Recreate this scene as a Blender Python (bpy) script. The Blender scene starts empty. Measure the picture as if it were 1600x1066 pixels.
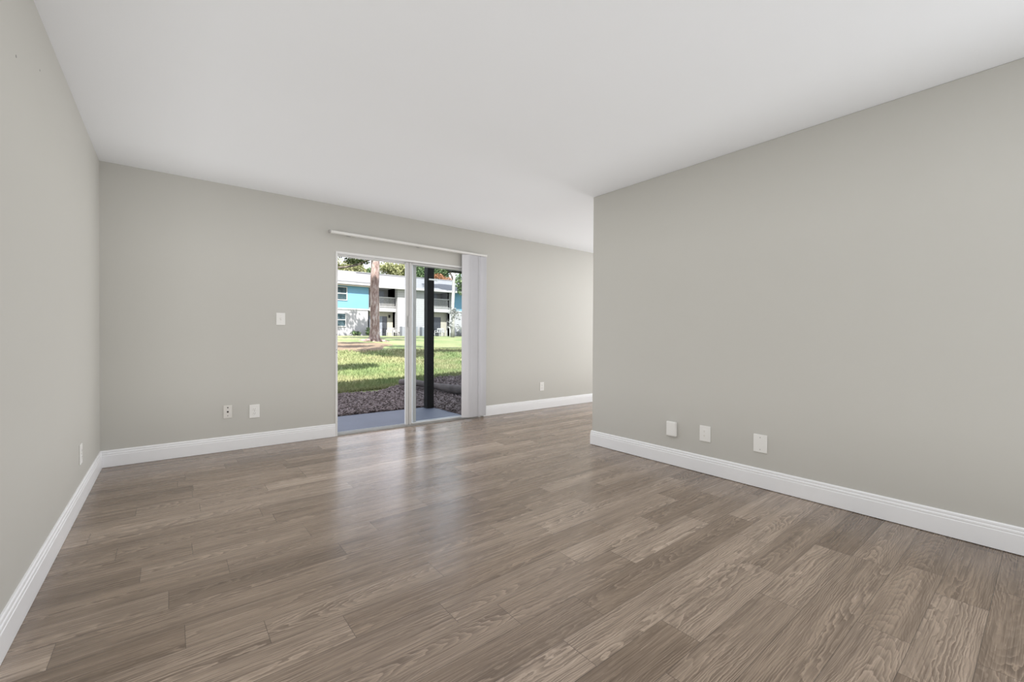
import bpy, bmesh, math, random
import numpy as np
from mathutils import Vector, Matrix, Quaternion

sc = bpy.context.scene
col = sc.collection
R = math.radians

# ------------------------------------------------------------------ camera
cam_d = bpy.data.cameras.new('camera')
cam = bpy.data.objects.new('camera', cam_d)
col.objects.link(cam)
YAW, PIT, ROLL = 0.680132685, -0.00779700319, 0.00476524386
cam_d.sensor_width = 36.0
cam_d.lens = 675.223601 * 36.0 / 1600.0
cam_d.shift_x = -12.73 / 1600.0
cam_d.shift_y = -1.289 / 1600.0
cam_d.clip_start = 0.05
cam_d.clip_end = 400
fw = Vector((math.sin(YAW) * math.cos(PIT), math.cos(YAW) * math.cos(PIT), math.sin(PIT)))
rt = Vector((math.cos(YAW), -math.sin(YAW), 0))
up = rt.cross(fw)
r2 = rt * math.cos(ROLL) + up * math.sin(ROLL)
u2 = up * math.cos(ROLL) - rt * math.sin(ROLL)
m = Matrix((r2, u2, -fw)).transposed().to_4x4()
m.translation = Vector((0.43823, -4.76532, 1.06084))
cam.matrix_world = m
sc.camera = cam

# ------------------------------------------------------------------ exposure
sc.view_settings.view_transform = 'Standard'
sc.view_settings.look = 'None'
sc.view_settings.exposure = 0.0
sc.view_settings.gamma = 1.0
sc.view_settings.use_curve_mapping = False

# ------------------------------------------------------------------ sky and sun
SKY_STRENGTH = 2.6
SUN_STRENGTH = 19.0
world = bpy.data.worlds.new('sky')
sc.world = world
world.use_nodes = True
wn = world.node_tree.nodes
bg = wn['Background']
bg.inputs['Color'].default_value = (0.86, 0.89, 1.0, 1)
bg.inputs['Strength'].default_value = SKY_STRENGTH

sun_d = bpy.data.lights.new('sun', 'SUN')
sun_d.energy = SUN_STRENGTH
sun_d.angle = R(0.6)
sun_d.color = (1.0, 0.955, 0.88)
sun = bpy.data.objects.new('sun', sun_d)
col.objects.link(sun)
SUN_DIR = Vector((0.36, 0.73, -1.0)).normalized()
sun.rotation_mode = 'QUATERNION'
sun.rotation_quaternion = SUN_DIR.to_track_quat('-Z', 'Y')
sun.location = (-4, -12, 16)

# ------------------------------------------------------------------ renderer's ambient term, added everywhere as even fill light
sc.cycles.use_fast_gi = True
sc.cycles.fast_gi_method = 'ADD'
world.light_settings.ao_factor = 0.348
world.light_settings.distance = 0.68

# ------------------------------------------------------------------ interior fill and window light
REAR_FILL_W = 12.0      # fill light set in an added window behind the camera
SIDE_WINDOW_W = 50.0

H = 2.44                   # ceiling height
XR = 3.685                 # face of the right wall
YR = -1.892                # free end of the right wall
YF = -8.2                  # front wall behind the camera
XE = 7.6                   # east wall of the dining side
YT = -5.35                 # planks end here, white tile added behind the viewpoint to bounce light


def light(name, kind, loc, energy, size=0.2, size_y=None, rot=(0, 0, 0), color=(1, 1, 1), parent=None):
    d = bpy.data.lights.new(name, kind)
    d.energy = energy
    d.color = color
    if kind == 'AREA':
        d.shape = 'RECTANGLE' if size_y else 'DISK'
        d.size = size
        if size_y:
            d.size_y = size_y
    else:
        d.shadow_soft_size = size
    o = bpy.data.objects.new(name, d)
    o.location = loc
    o.rotation_euler = rot
    col.objects.link(o)
    if parent:
        o.parent = parent
    return o


# fill light brightening the left wall, set in an added window (built below)
light('front_window_daylight', 'AREA', (XR + 0.09, -6.5, 1.35), REAR_FILL_W, 1.6, 1.9, (0, R(90), 0), (0.97, 0.98, 1.0))

# daylight entering through the dining side window (built below)
light('side_window_daylight', 'AREA', (XE + 0.03, -1.7, 1.4), SIDE_WINDOW_W, 1.9, 1.3, (0, R(90), 0), (1.0, 0.985, 0.96))


# ------------------------------------------------------------------ node helpers
def new_mat(name):
    mt = bpy.data.materials.new(name)
    mt.use_nodes = True
    nt = mt.node_tree
    return mt, nt, nt.nodes['Principled BSDF']


def nd(nt, typ, **kw):
    n = nt.nodes.new(typ)
    for k, v in kw.items():
        setattr(n, k, v)
    return n


def lk(nt, a, b):
    nt.links.new(a, b)


def setv(sock, v):
    sock.default_value = v


def math_n(nt, op, a, b=None, clamp=False):
    n = nd(nt, 'ShaderNodeMath', operation=op)
    n.use_clamp = clamp
    for i, v in enumerate((a, b)):
        if v is None:
            continue
        if isinstance(v, (int, float)):
            n.inputs[i].default_value = v
        else:
            lk(nt, v, n.inputs[i])
    return n.outputs[0]


def noise(nt, vec, scale, detail=3, rough=0.55, dim='3D'):
    n = nd(nt, 'ShaderNodeTexNoise')
    n.noise_dimensions = dim
    n.inputs['Scale'].default_value = scale
    n.inputs['Detail'].default_value = detail
    n.inputs['Roughness'].default_value = rough
    if vec is not None:
        lk(nt, vec, n.inputs['Vector'])
    return n.outputs['Fac']


def ramp(nt, fac, stops):
    n = nd(nt, 'ShaderNodeValToRGB')
    cr = n.color_ramp
    while len(cr.elements) < len(stops):
        cr.elements.new(0.5)
    for e, (p, c) in zip(cr.elements, stops):
        e.position = p
        e.color = c if len(c) == 4 else (*c, 1)
    lk(nt, fac, n.inputs[0])
    return n.outputs[0]


def mixc(nt, fac, a, b, mode='MIX'):
    n = nd(nt, 'ShaderNodeMix', data_type='RGBA', blend_type=mode)
    for sock, v in ((n.inputs[0], fac), (n.inputs[6], a), (n.inputs[7], b)):
        if isinstance(v, (int, float)):
            sock.default_value = v
        elif isinstance(v, tuple):
            sock.default_value = v if len(v) == 4 else (*v, 1)
        else:
            lk(nt, v, sock)
    return n.outputs[2]


def mapr(nt, v, a, b, c, d):
    n = nd(nt, 'ShaderNodeMapRange')
    lk(nt, v, n.inputs[0])
    for i, x in enumerate((a, b, c, d)):
        n.inputs[i + 1].default_value = x
    return n.outputs[0]


def bump(nt, bs, height, strength, dist):
    b = nd(nt, 'ShaderNodeBump')
    b.inputs['Strength'].default_value = strength
    b.inputs['Distance'].default_value = dist
    lk(nt, height, b.inputs['Height'])
    lk(nt, b.outputs[0], bs.inputs['Normal'])


def obj_coord(nt):
    return nd(nt, 'ShaderNodeTexCoord').outputs['Object']


def plain(name, c, rough=0.5, metal=0.0, var=0.06, vscale=6.0, bmp=0.0, bscale=200.0, bdist=0.001, spec=0.5):
    """A procedural colour with a little mottling and optional fine bump."""
    mt, nt, bs = new_mat(name)
    oc = obj_coord(nt)
    f = noise(nt, oc, vscale, 4)
    a = tuple(x * (1 - var) for x in c)
    b = tuple(min(1, x * (1 + var)) for x in c)
    lk(nt, ramp(nt, f, [(0.3, a), (0.7, b)]), bs.inputs['Base Color'])
    setv(bs.inputs['Roughness'], rough)
    setv(bs.inputs['Metallic'], metal)
    setv(bs.inputs['Specular IOR Level'], spec)
    if bmp:
        bump(nt, bs, noise(nt, oc, bscale, 3), bmp, bdist)
    return mt


# ------------------------------------------------------------------ materials
WALL_C = (0.557, 0.548, 0.512)
M = {}
M['wall'] = plain('wall_paint', WALL_C, 0.62, var=0.008, vscale=1.5, bmp=0.12, bscale=160, bdist=0.0012, spec=0.3)
M['ceiling'] = plain('ceiling_paint', (0.835, 0.850, 0.870), 0.8, var=0.006, vscale=1.2, bmp=0.12, bscale=120, bdist=0.0015, spec=0.2)
M['trim'] = plain('trim_paint', (0.90, 0.907, 0.925), 0.38, var=0.006, vscale=4, bmp=0.05, bscale=60, bdist=0.0006)
M['plastic'] = plain('ivory_plastic', (0.84, 0.835, 0.81), 0.35, var=0.01)
M['plastic_aged'] = plain('aged_plastic', (0.72, 0.70, 0.66), 0.4, var=0.02)
M['dark_slot'] = plain('dark_slot', (0.05, 0.045, 0.04), 0.6)
M['grey_slot'] = plain('grey_slot', (0.30, 0.29, 0.28), 0.5)
M['screw'] = plain('screw_metal', (0.45, 0.44, 0.42), 0.4, metal=0.8)
M['alu_white'] = plain('white_aluminium', (0.80, 0.80, 0.79), 0.35, var=0.015)
M['alu_panel'] = plain('grey_white_aluminium', (0.60, 0.60, 0.595), 0.4, var=0.03)  # white frame paint greyed, shade on the door panels put into the colour
M['alu'] = plain('mill_aluminium', (0.55, 0.555, 0.55), 0.38, metal=0.75, var=0.05)
M['vinyl'] = plain('blind_vinyl', (0.74, 0.74, 0.77), 0.45, var=0.01, bmp=0.06, bscale=300, bdist=0.0005)
M['rail'] = plain('rail_enamel', (0.80, 0.79, 0.765), 0.35, var=0.015)
M['grey_cap'] = plain('grey_cap', (0.42, 0.41, 0.395), 0.5)
M['black_wood'] = plain('black_painted_wood', (0.006, 0.006, 0.0065), 0.6, var=0.25, vscale=9, bmp=0.2, bscale=40, bdist=0.002, spec=0.2)
M['lamp_metal'] = plain('brushed_nickel', (0.6, 0.58, 0.55), 0.3, metal=1.0)


def mat_glass():
    mt, nt, bs = new_mat('window_glass')
    nt.nodes.remove(bs)
    out = nt.nodes['Material Output']
    tr = nd(nt, 'ShaderNodeBsdfTransparent')
    setv(tr.inputs[0], (0.94, 0.955, 0.96, 1))
    gl = nd(nt, 'ShaderNodeBsdfGlossy')
    setv(gl.inputs['Roughness'], 0.0)
    fr = nd(nt, 'ShaderNodeFresnel')
    setv(fr.inputs['IOR'], 1.10)
    mx = nd(nt, 'ShaderNodeMixShader')
    lk(nt, fr.outputs[0], mx.inputs[0])
    lk(nt, tr.outputs[0], mx.inputs[1])
    lk(nt, gl.outputs[0], mx.inputs[2])
    lk(nt, mx.outputs[0], out.inputs['Surface'])
    return mt


M['glass'] = mat_glass()


def mat_dark_glass():
    mt, nt, bs = new_mat('far_window_glass')
    oc = obj_coord(nt)
    f = noise(nt, oc, 2.2, 4)
    lk(nt, ramp(nt, f, [(0.35, (0.008, 0.018, 0.022)), (0.62, (0.035, 0.055, 0.065))]), bs.inputs['Base Color'])
    setv(bs.inputs['Roughness'], 0.12)
    setv(bs.inputs['Specular IOR Level'], 0.15)
    return mt


M['far_glass'] = mat_dark_glass()


def mat_floor():
    mt, nt, bs = new_mat('oak_vinyl_planks')
    uv = nd(nt, 'ShaderNodeUVMap', uv_map='plank')
    sep = nd(nt, 'ShaderNodeSeparateXYZ')
    lk(nt, uv.outputs[0], sep.inputs[0])
    U, V = sep.outputs[0], sep.outputs[1]
    a1 = nd(nt, 'ShaderNodeAttribute', attribute_name='plank_a')
    s1 = nd(nt, 'ShaderNodeSeparateColor')
    lk(nt, a1.outputs['Color'], s1.inputs[0])
    a2 = nd(nt, 'ShaderNodeAttribute', attribute_name='plank_b')
    s2 = nd(nt, 'ShaderNodeSeparateColor')
    lk(nt, a2.outputs['Color'], s2.inputs[0])
    tone, cen, curv = s1.outputs[0], s1.outputs[1], s1.outputs[2]
    rate, seed, fleck = s2.outputs[0], s2.outputs[1], s2.outputs[2]
    seedv = math_n(nt, 'MULTIPLY', seed, 97.0)

    def vec(ku, kv):
        c = nd(nt, 'ShaderNodeCombineXYZ')
        lk(nt, math_n(nt, 'MULTIPLY', U, ku), c.inputs[0])
        lk(nt, math_n(nt, 'MULTIPLY', V, kv), c.inputs[1])
        lk(nt, seedv, c.inputs[2])
        return c.outputs[0]

    # growth-ring field: arches (cathedrals) at the middle, straight grain at the sides
    c0 = mapr(nt, cen, 0, 1, -0.075, 0.075)
    dv = math_n(nt, 'MULTIPLY', math_n(nt, 'SUBTRACT', V, c0), 1 / 0.077)
    dv2 = math_n(nt, 'MULTIPLY', dv, dv)
    B = mapr(nt, curv, 0, 1, 3.0, 9.0)
    A = mapr(nt, rate, 0, 1, -17.0, 17.0)
    w1 = math_n(nt, 'MULTIPLY', math_n(nt, 'SUBTRACT', noise(nt, vec(2.6, 11.0), 1.0, 3, 0.5), 0.5), 7.0)
    w2 = math_n(nt, 'MULTIPLY', math_n(nt, 'SUBTRACT', noise(nt, vec(16.0, 45.0), 1.0, 3, 0.55), 0.5), 1.3)
    ph = math_n(nt, 'ADD', math_n(nt, 'ADD', math_n(nt, 'MULTIPLY', U, A), math_n(nt, 'MULTIPLY', dv2, B)),
                math_n(nt, 'ADD', w1, w2))
    fr = math_n(nt, 'FRACT', ph)
    saw = ramp(nt, fr, [(0.0, (0, 0, 0)), (0.45, (0.08,) * 3), (0.74, (0.50,) * 3), (0.86, (1,) * 3), (0.95, (0.55,) * 3), (1.0, (0.0,) * 3)])
    ringmask = ramp(nt, noise(nt, vec(1.6, 9.0), 1.0, 3, 0.6), [(0.38, (0.22,) * 3), (0.58, (1,) * 3)])
    ring = math_n(nt, 'MULTIPLY', saw, ringmask)
    # fine pores and streaks along the plank
    p1 = noise(nt, vec(4.5, 240.0), 1.0, 2, 0.6)
    p2 = noise(nt, vec(1.8, 78.0), 1.0, 4, 0.6)
    p3 = noise(nt, vec(1.3, 16.0), 1.0, 4, 0.55)
    p4 = noise(nt, vec(30.0, 260.0), 1.0, 2, 0.5)

    base = ramp(nt, tone, [(0.0, (0.140, 0.099, 0.069)), (0.35, (0.198, 0.145, 0.104)),
                           (0.7, (0.254, 0.193, 0.145)), (1.0, (0.335, 0.262, 0.203))])
    light_c = mixc(nt, 1.0, base, (1.74, 1.80, 1.86, 1), 'MULTIPLY')
    dark_c = mixc(nt, 1.0, base, (0.46, 0.42, 0.40, 1), 'MULTIPLY')
    c = mixc(nt, ramp(nt, p3, [(0.28, (0.70,) * 3), (0.50, (0.0,) * 3)]), base, dark_c)
    c = mixc(nt, ramp(nt, p3, [(0.52, (0,) * 3), (0.74, (0.68,) * 3)]), c, light_c)
    c = mixc(nt, ramp(nt, p2, [(0.28, (0.72,) * 3), (0.46, (0,) * 3)]), c, dark_c)
    c = mixc(nt, ramp(nt, p2, [(0.55, (0,) * 3), (0.74, (0.50,) * 3)]), c, light_c)
    c = mixc(nt, math_n(nt, 'MULTIPLY', mapr(nt, fr, 0.02, 0.45, 0.50, 0.0), ringmask), c, dark_c)
    c = mixc(nt, math_n(nt, 'MULTIPLY', ring, 0.88), c, light_c)
    c = mixc(nt, ramp(nt, p1, [(0.30, (0.75,) * 3), (0.47, (0,) * 3)]), c, dark_c)
    c = mixc(nt, ramp(nt, p1, [(0.55, (0,) * 3), (0.70, (0.55,) * 3)]), c, light_c)
    # medullary flecks on some planks
    fl = math_n(nt, 'MULTIPLY', ramp(nt, p4, [(0.60, (0,) * 3), (0.70, (0.55,) * 3)]),
                math_n(nt, 'MULTIPLY', ramp(nt, fleck, [(0.62, (0,) * 3), (0.72, (1,) * 3)]),
                       ramp(nt, noise(nt, vec(3.0, 14.0), 1.0, 2), [(0.45, (0,) * 3), (0.62, (1,) * 3)])))
    c = mixc(nt, fl, c, light_c)
    # dark seams between planks
    e = nd(nt, 'ShaderNodeUVMap', uv_map='edge')
    es = nd(nt, 'ShaderNodeSeparateXYZ')
    lk(nt, e.outputs[0], es.inputs[0])
    L = nd(nt, 'ShaderNodeAttribute', attribute_name='plank_len')
    du = math_n(nt, 'MINIMUM', es.outputs[0], math_n(nt, 'SUBTRACT', L.outputs['Fac'], es.outputs[0]))
    dvv = math_n(nt, 'MINIMUM', es.outputs[1], math_n(nt, 'SUBTRACT', 0.1536, es.outputs[1]))
    dm = math_n(nt, 'MINIMUM', du, dvv)
    seam = mapr(nt, dm, 0.0006, 0.0014, 0.72, 0.0)
    c = mixc(nt, seam, c, (0.035, 0.026, 0.02))
    lk(nt, c, bs.inputs['Base Color'])
    rg = math_n(nt, 'ADD', math_n(nt, 'MULTIPLY', p2, 0.12), 0.20)
    lk(nt, rg, bs.inputs['Roughness'])
    setv(bs.inputs['Specular IOR Level'], 0.85)
    hgt = math_n(nt, 'SUBTRACT', math_n(nt, 'ADD', math_n(nt, 'MULTIPLY', p1, 0.5), math_n(nt, 'MULTIPLY', p2, 0.7)),
                 math_n(nt, 'MULTIPLY', seam, 1.2))
    bump(nt, bs, hgt, 0.10, 0.0008)
    return mt


M['floor'] = mat_floor()


# ------------------------------------------------------------------ mesh helpers
class MB:
    """collects shapes into one mesh"""

    def __init__(s):
        s.v, s.f = [], []

    def add(s, vs, fs):
        b = len(s.v)
        s.v += [tuple(v) for v in vs]
        s.f += [tuple(b + i for i in f) for f in fs]
        return s

    def box(s, x0, x1, y0, y1, z0, z1):
        vs = [(x, y, z) for x in (x0, x1) for y in (y0, y1) for z in (z0, z1)]
        fs = [(0, 1, 3, 2), (4, 6, 7, 5), (0, 4, 5, 1), (2, 3, 7, 6), (0, 2, 6, 4), (1, 5, 7, 3)]
        return s.add(vs, fs)

    def tube(s, pts, rad, n=10, cap=True):
        pts = [Vector(p) for p in pts]
        if not isinstance(rad, (list, tuple)):
            rad = [rad] * len(pts)
        vs, fs = [], []
        ref = Vector((0.13, 0.31, 0.94))
        for i, p in enumerate(pts):
            t = (pts[min(i + 1, len(pts) - 1)] - pts[max(i - 1, 0)]).normalized()
            a = t.cross(ref)
            if a.length < 1e-3:
                a = t.cross(Vector((1, 0, 0)))
            a.normalize()
            b = t.cross(a)
            for k in range(n):
                th = 2 * math.pi * k / n
                vs.append(p + (a * math.cos(th) + b * math.sin(th)) * rad[i])
        for i in range(len(pts) - 1):
            for k in range(n):
                k2 = (k + 1) % n
                fs.append((i * n + k, i * n + k2, (i + 1) * n + k2, (i + 1) * n + k))
        if cap:
            fs.append(tuple(range(n))[::-1])
            fs.append(tuple((len(pts) - 1) * n + k for k in range(n)))
        return s.add(vs, fs)

    def prism(s, poly, origin, ax, ay, ext):
        """extrude the 2-D polygon (in axes ax, ay at origin) by vector ext"""
        o, ax, ay, ext = Vector(origin), Vector(ax), Vector(ay), Vector(ext)
        n = len(poly)
        vs = [o + ax * p[0] + ay * p[1] for p in poly] + [o + ax * p[0] + ay * p[1] + ext for p in poly]
        fs = [tuple(range(n))[::-1], tuple(range(n, 2 * n))]
        fs += [(i, (i + 1) % n, (i + 1) % n + n, i + n) for i in range(n)]
        return s.add(vs, fs)

    def lathe(s, prof, origin, axis, n=24):
        o, ax = Vector(origin), Vector(axis).normalized()
        a = ax.cross(Vector((0.2, 0.5, 0.84)))
        a.normalize()
        b = ax.cross(a)
        vs, fs = [], []
        for r_, h_ in prof:
            for k in range(n):
                th = 2 * math.pi * k / n
                vs.append(o + ax * h_ + (a * math.cos(th) + b * math.sin(th)) * r_)
        for i in range(len(prof) - 1):
            for k in range(n):
                k2 = (k + 1) % n
                fs.append((i * n + k, i * n + k2, (i + 1) * n + k2, (i + 1) * n + k))
        fs.append(tuple(range(n))[::-1])
        fs.append(tuple((len(prof) - 1) * n + k for k in range(n)))
        return s.add(vs, fs)

    def build(s, name, mat, parent=None, loc=(0, 0, 0), smooth=False, bevel=0.0, seg=2):
        me = bpy.data.meshes.new(name)
        me.from_pydata([(v[0] - loc[0], v[1] - loc[1], v[2] - loc[2]) for v in s.v], [], s.f)
        bm = bmesh.new()
        bm.from_mesh(me)
        bmesh.ops.recalc_face_normals(bm, faces=bm.faces)
        bm.to_mesh(me)
        bm.free()
        me.materials.append(M[mat] if isinstance(mat, str) else mat)
        if smooth:
            me.polygons.foreach_set('use_smooth', [True] * len(me.polygons))
        o = bpy.data.objects.new(name, me)
        o.location = loc
        col.objects.link(o)
        if bevel:
            md = o.modifiers.new('bevel', 'BEVEL')
            md.width = bevel
            md.segments = seg
            md.limit_method = 'ANGLE'
            md.angle_limit = R(40)
        if parent:
            o.parent = parent
            o.matrix_parent_inverse = Matrix.Translation(parent.location).inverted() if parent.parent is None else \
                parent_world(parent).inverted()
        return o


def parent_world(p):
    mt = Matrix.Translation(p.location)
    if p.parent is not None:
        mt = parent_world(p.parent) @ p.matrix_parent_inverse @ mt
    return mt


def tag(o, label=None, cat=None, group=None, kind=None):
    if label:
        o['label'] = label
    if cat:
        o['category'] = cat
    if group:
        o['group'] = group
    if kind:
        o['kind'] = kind
    return o


def empty(name, loc, label=None, cat=None, group=None, kind=None):
    o = bpy.data.objects.new(name, None)
    o.location = loc
    o.empty_display_size = 0.1
    col.objects.link(o)
    return tag(o, label, cat, group, kind)


def struct(o, label, cat):
    return tag(o, label, cat, None, 'structure')


def np_mesh(name, verts, faces, mat, parent=None, n=4):
    """fast mesh of n-gons from numpy arrays"""
    me = bpy.data.meshes.new(name)
    verts = np.asarray(verts, np.float32)
    faces = np.asarray(faces, np.int32)
    me.vertices.add(len(verts))
    me.vertices.foreach_set('co', verts.ravel())
    me.loops.add(faces.size)
    me.loops.foreach_set('vertex_index', faces.ravel())
    me.polygons.add(len(faces))
    me.polygons.foreach_set('loop_start', np.arange(0, faces.size, n, dtype=np.int32))
    me.polygons.foreach_set('loop_total', np.full(len(faces), n, np.int32))
    me.update(calc_edges=True)
    me.validate()
    me.materials.append(M[mat] if isinstance(mat, str) else mat)
    o = bpy.data.objects.new(name, me)
    col.objects.link(o)
    if parent:
        o.parent = parent
        o.matrix_parent_inverse = parent_world(parent).inverted()
    return o


# ================================================================== THE ROOM
rng = random.Random(7)

# ---- floor: one mesh of planks, tone and grain differ plank by plank
PITCH, YK = 0.1536, -0.007
JOINTS = {7: 0.55, 8: 0.276, 9: 0.578, 10: 0.106, 11: 0.86, 12: 0.233, 13: 0.521, 14: 0.333, 15: 0.643, 16: 0.431,
          17: 0.131, 18: 0.477, 19: 0.707, 20: 0.945, 21: 1.267, 22: 0.78, 23: 0.38, 24: 1.505, 25: 1.19, 26: 1.656,
          27: 1.02, 28: 1.09, 29: 1.55, 30: 1.13}
# tones read off the photo: (row, x of a point in the plank) -> tone
TONES = {(18, 0.3): .12, (17, .4): .45, (18, 1.0): .50, (19, .4): .72, (16, .2): .62, (15, .3): .35, (14, .6): .6,
         (12, .5): .42, (10, .4): .82, (9, .3): .6, (9, .8): .75, (8, .1): .25, (25, 1.6): .22, (24, 1.2): .85,
         (24, 1.9): .42, (25, 2.2): .80, (26, 2.1): .6, (22, 2.4): .9, (22, 2.0): .45, (20, 2.1): .32, (20, 2.6): .72,
         (19, 2.5): .35, (19, 3.0): .85, (28, 2.7): .45, (28, 2.1): .68, (29, 2.6): .72, (29, 3.2): .3, (26, 2.6): .7,
         (27, 2.6): .5, (30, 2.8): .3, (23, 2.2): .25, (24, 2.5): .8, (25, 2.9): .5, (30, 3.4): .22}
fv, ff, uvp, uve, ca, cb, cl = [], [], [], [], [], [], []
rows = int((0.0 - YT) / PITCH) + 2
for k in range(-1, rows):
    y1 = YK - PITCH * k
    y0 = y1 - PITCH
    x = JOINTS.get(k, rng.uniform(0, 0.68))
    while x > 0:
        x -= rng.uniform(0.655, 0.70)
    while x < XE:
        nx = x + rng.choice((1, 1, 2)) * rng.uniform(0.66, 0.69)
        if k in JOINTS and x < JOINTS[k] - 0.02 < nx + 0.1:
            nx = JOINTS[k]
        a, b = max(x, -0.02), min(nx, XE)
        ya, yb = max(y0, YT), min(y1, 0.0)
        if b - a > 0.001 and yb - ya > 0.0005:
            i0 = len(fv)
            fv += [(a, ya, 0), (b, ya, 0), (b, yb, 0), (a, yb, 0)]
            ff.append((i0, i0 + 1, i0 + 2, i0 + 3))
            off = rng.uniform(0, 40)
            for (px, py) in ((a, ya), (b, ya), (b, yb), (a, yb)):
                uvp.append((px - x + off, py - (y0 + PITCH / 2)))
                uve.append((px - x, py - y0))
            tone = min(1, max(0, rng.gauss(0.46, 0.20)))
            for (kk, xx), t in TONES.items():
                if kk == k and a <= xx <= b:
                    tone = 0.48 + (t - 0.48) * 0.8
            r_ = rng.random()
            if r_ < 0.42:      # cathedral plank
                cen, curv, rate = rng.uniform(.3, .7), rng.uniform(.2, 1), rng.choice((rng.uniform(.02, .3), rng.uniform(.7, .98)))
            else:              # straight grained
                cen, curv, rate = rng.choice((rng.uniform(-1.2, -.2), rng.uniform(1.2, 2.2))), rng.uniform(-.32, .12), rng.uniform(.36, .64)
            ca.append((tone, cen, curv, 1))
            cb.append((rate, rng.random(), rng.random(), 1))
            cl.append(nx - x)
        x = nx
me = bpy.data.meshes.new('floor')
me.from_pydata(fv, [], ff)
u1 = me.uv_layers.new(name='plank')
u1.data.foreach_set('uv', [c for p in uvp for c in p])
u3 = me.uv_layers.new(name='edge')
u3.data.foreach_set('uv', [c for p in uve for c in p])
for nm, dat in (('plank_a', ca), ('plank_b', cb)):
    at = me.attributes.new(nm, 'FLOAT_COLOR', 'FACE')
    at.data.foreach_set('color', [c for p in dat for c in p])
at = me.attributes.new('plank_len', 'FLOAT', 'FACE')
at.data.foreach_set('value', cl)
me.materials.append(M['floor'])
floor = bpy.data.objects.new('floor', me)
col.objects.link(floor)
struct(floor, 'greyish brown oak look plank floor of the empty living room', 'floor')

M['tile'] = plain('white_floor_tile', (0.84, 0.84, 0.83), 0.45, var=0.02)  # white floor added out of view to bounce light up to the ceiling
tl = MB().box(0, XR, YF, YT, -0.05, 0.0).build('floor_tile', 'tile')
struct(tl, 'white tile floor behind the viewpoint', 'floor')

# ---- ceiling and walls
DX0, DX1, DZ = 1.79, 3.62, 1.955      # patio door opening
T = 0.14
ceil = MB().box(-T, XE + T, YF - T, T, H, H + 0.12).build('ceiling', 'ceiling')
struct(ceil, 'smooth white ceiling of the living room', 'ceiling')
wl = MB().box(-T, 0, YF, T, 0, H).build('wall_left', 'wall')
struct(wl, 'warm grey wall along the left edge of the view', 'wall')
wb = MB().box(0, DX0, 0, T, -0.06, H).box(DX1, XE, 0, T, -0.06, H).box(DX0, DX1, 0, T, DZ, H).build('wall_back', 'wall')
struct(wb, 'warm grey back wall with the sliding glass door in it', 'wall')
wr = MB().box(XR, XR + 0.125, -5.5, YR, 0, H).box(XR, XR + 0.125, YF, -7.5, 0, H).box(XR, XR + 0.125, -7.5, -5.5, 0, 0.5).box(XR, XR + 0.125, -7.5, -5.5, 2.2, H).build('wall_right', 'wall', bevel=0.004)
struct(wr, 'warm grey wall on the right ending at a free corner', 'wall')
we = MB().box(XE, XE + T, -4.84, -2.7, 0, H).box(XE, XE + T, -0.7, T, 0, H).box(XE, XE + T, -2.7, -0.7, 0, 0.7).box(XE, XE + T, -2.7, -0.7, 2.1, H).build('wall_east', 'wall')
struct(we, 'grey end wall of the dining side hidden behind the right wall', 'wall')
wf = MB().box(-T, XR + .125, YF - T, YF, 0, H).build('wall_front', 'wall')
struct(wf, 'grey wall far behind the viewpoint', 'wall')
wsd = MB().box(XR + .1251, XE - .0001, -4.84, -4.7, 0, H).build('wall_side', 'wall')
struct(wsd, 'grey wall closing the dining side, hidden behind the right wall', 'wall')
win = empty('window_1', (XR + .06, -6.5, 0.5), 'wide window in the right wall behind the viewpoint', 'window', kind='structure')  # unseen opening added only to hold the rear fill light
x0_, x1_ = XR + .04, XR + .08
MB().box(x0_, x1_, -7.5, -5.5, 0.5, 0.55).box(x0_, x1_, -7.5, -5.5, 2.15, 2.2).box(x0_, x1_, -7.5, -7.45, 0.55, 2.15) \
    .box(x0_, x1_, -5.55, -5.5, 0.55, 2.15).box(x0_, x1_, -6.525, -6.475, 0.55, 2.15).build('window_frame', 'trim', win)
win2 = empty('window_2', (XE, -1.7, 0.7), 'window in the hidden end wall of the dining side', 'window', kind='structure')
MB().box(XE + .04, XE + .1, -2.7, -0.7, 0.7, 0.75).box(XE + .04, XE + .1, -2.7, -0.7, 2.05, 2.1) \
    .box(XE + .04, XE + .1, -2.7, -2.65, 0.75, 2.05).box(XE + .04, XE + .1, -0.75, -0.7, 0.75, 2.05).build('window_frame', 'trim', win2)

# nail holes and scuffs high on the left wall
for (yy, zz, rr) in ((-2.369, 2.078, 0.006), (-1.999, 2.202, 0.0045)):
    MB().lathe([(rr, 0.0), (rr * 0.8, 0.0012)], (0, yy, zz), (1, 0, 0), 10).build('nail_hole', 'grey_slot', wl)

# ---- baseboards
PROFILE = [(0, 0), (.014, 0), (.014, .093), (.0118, .0955), (.0118, .099), (.0130, .1025), (.0122, .1105), (.0085, .1135),
           (.0085, .1165), (.0100, .1195), (.0094, .1285), (.0055, .1335), (0, .1335)]


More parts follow.
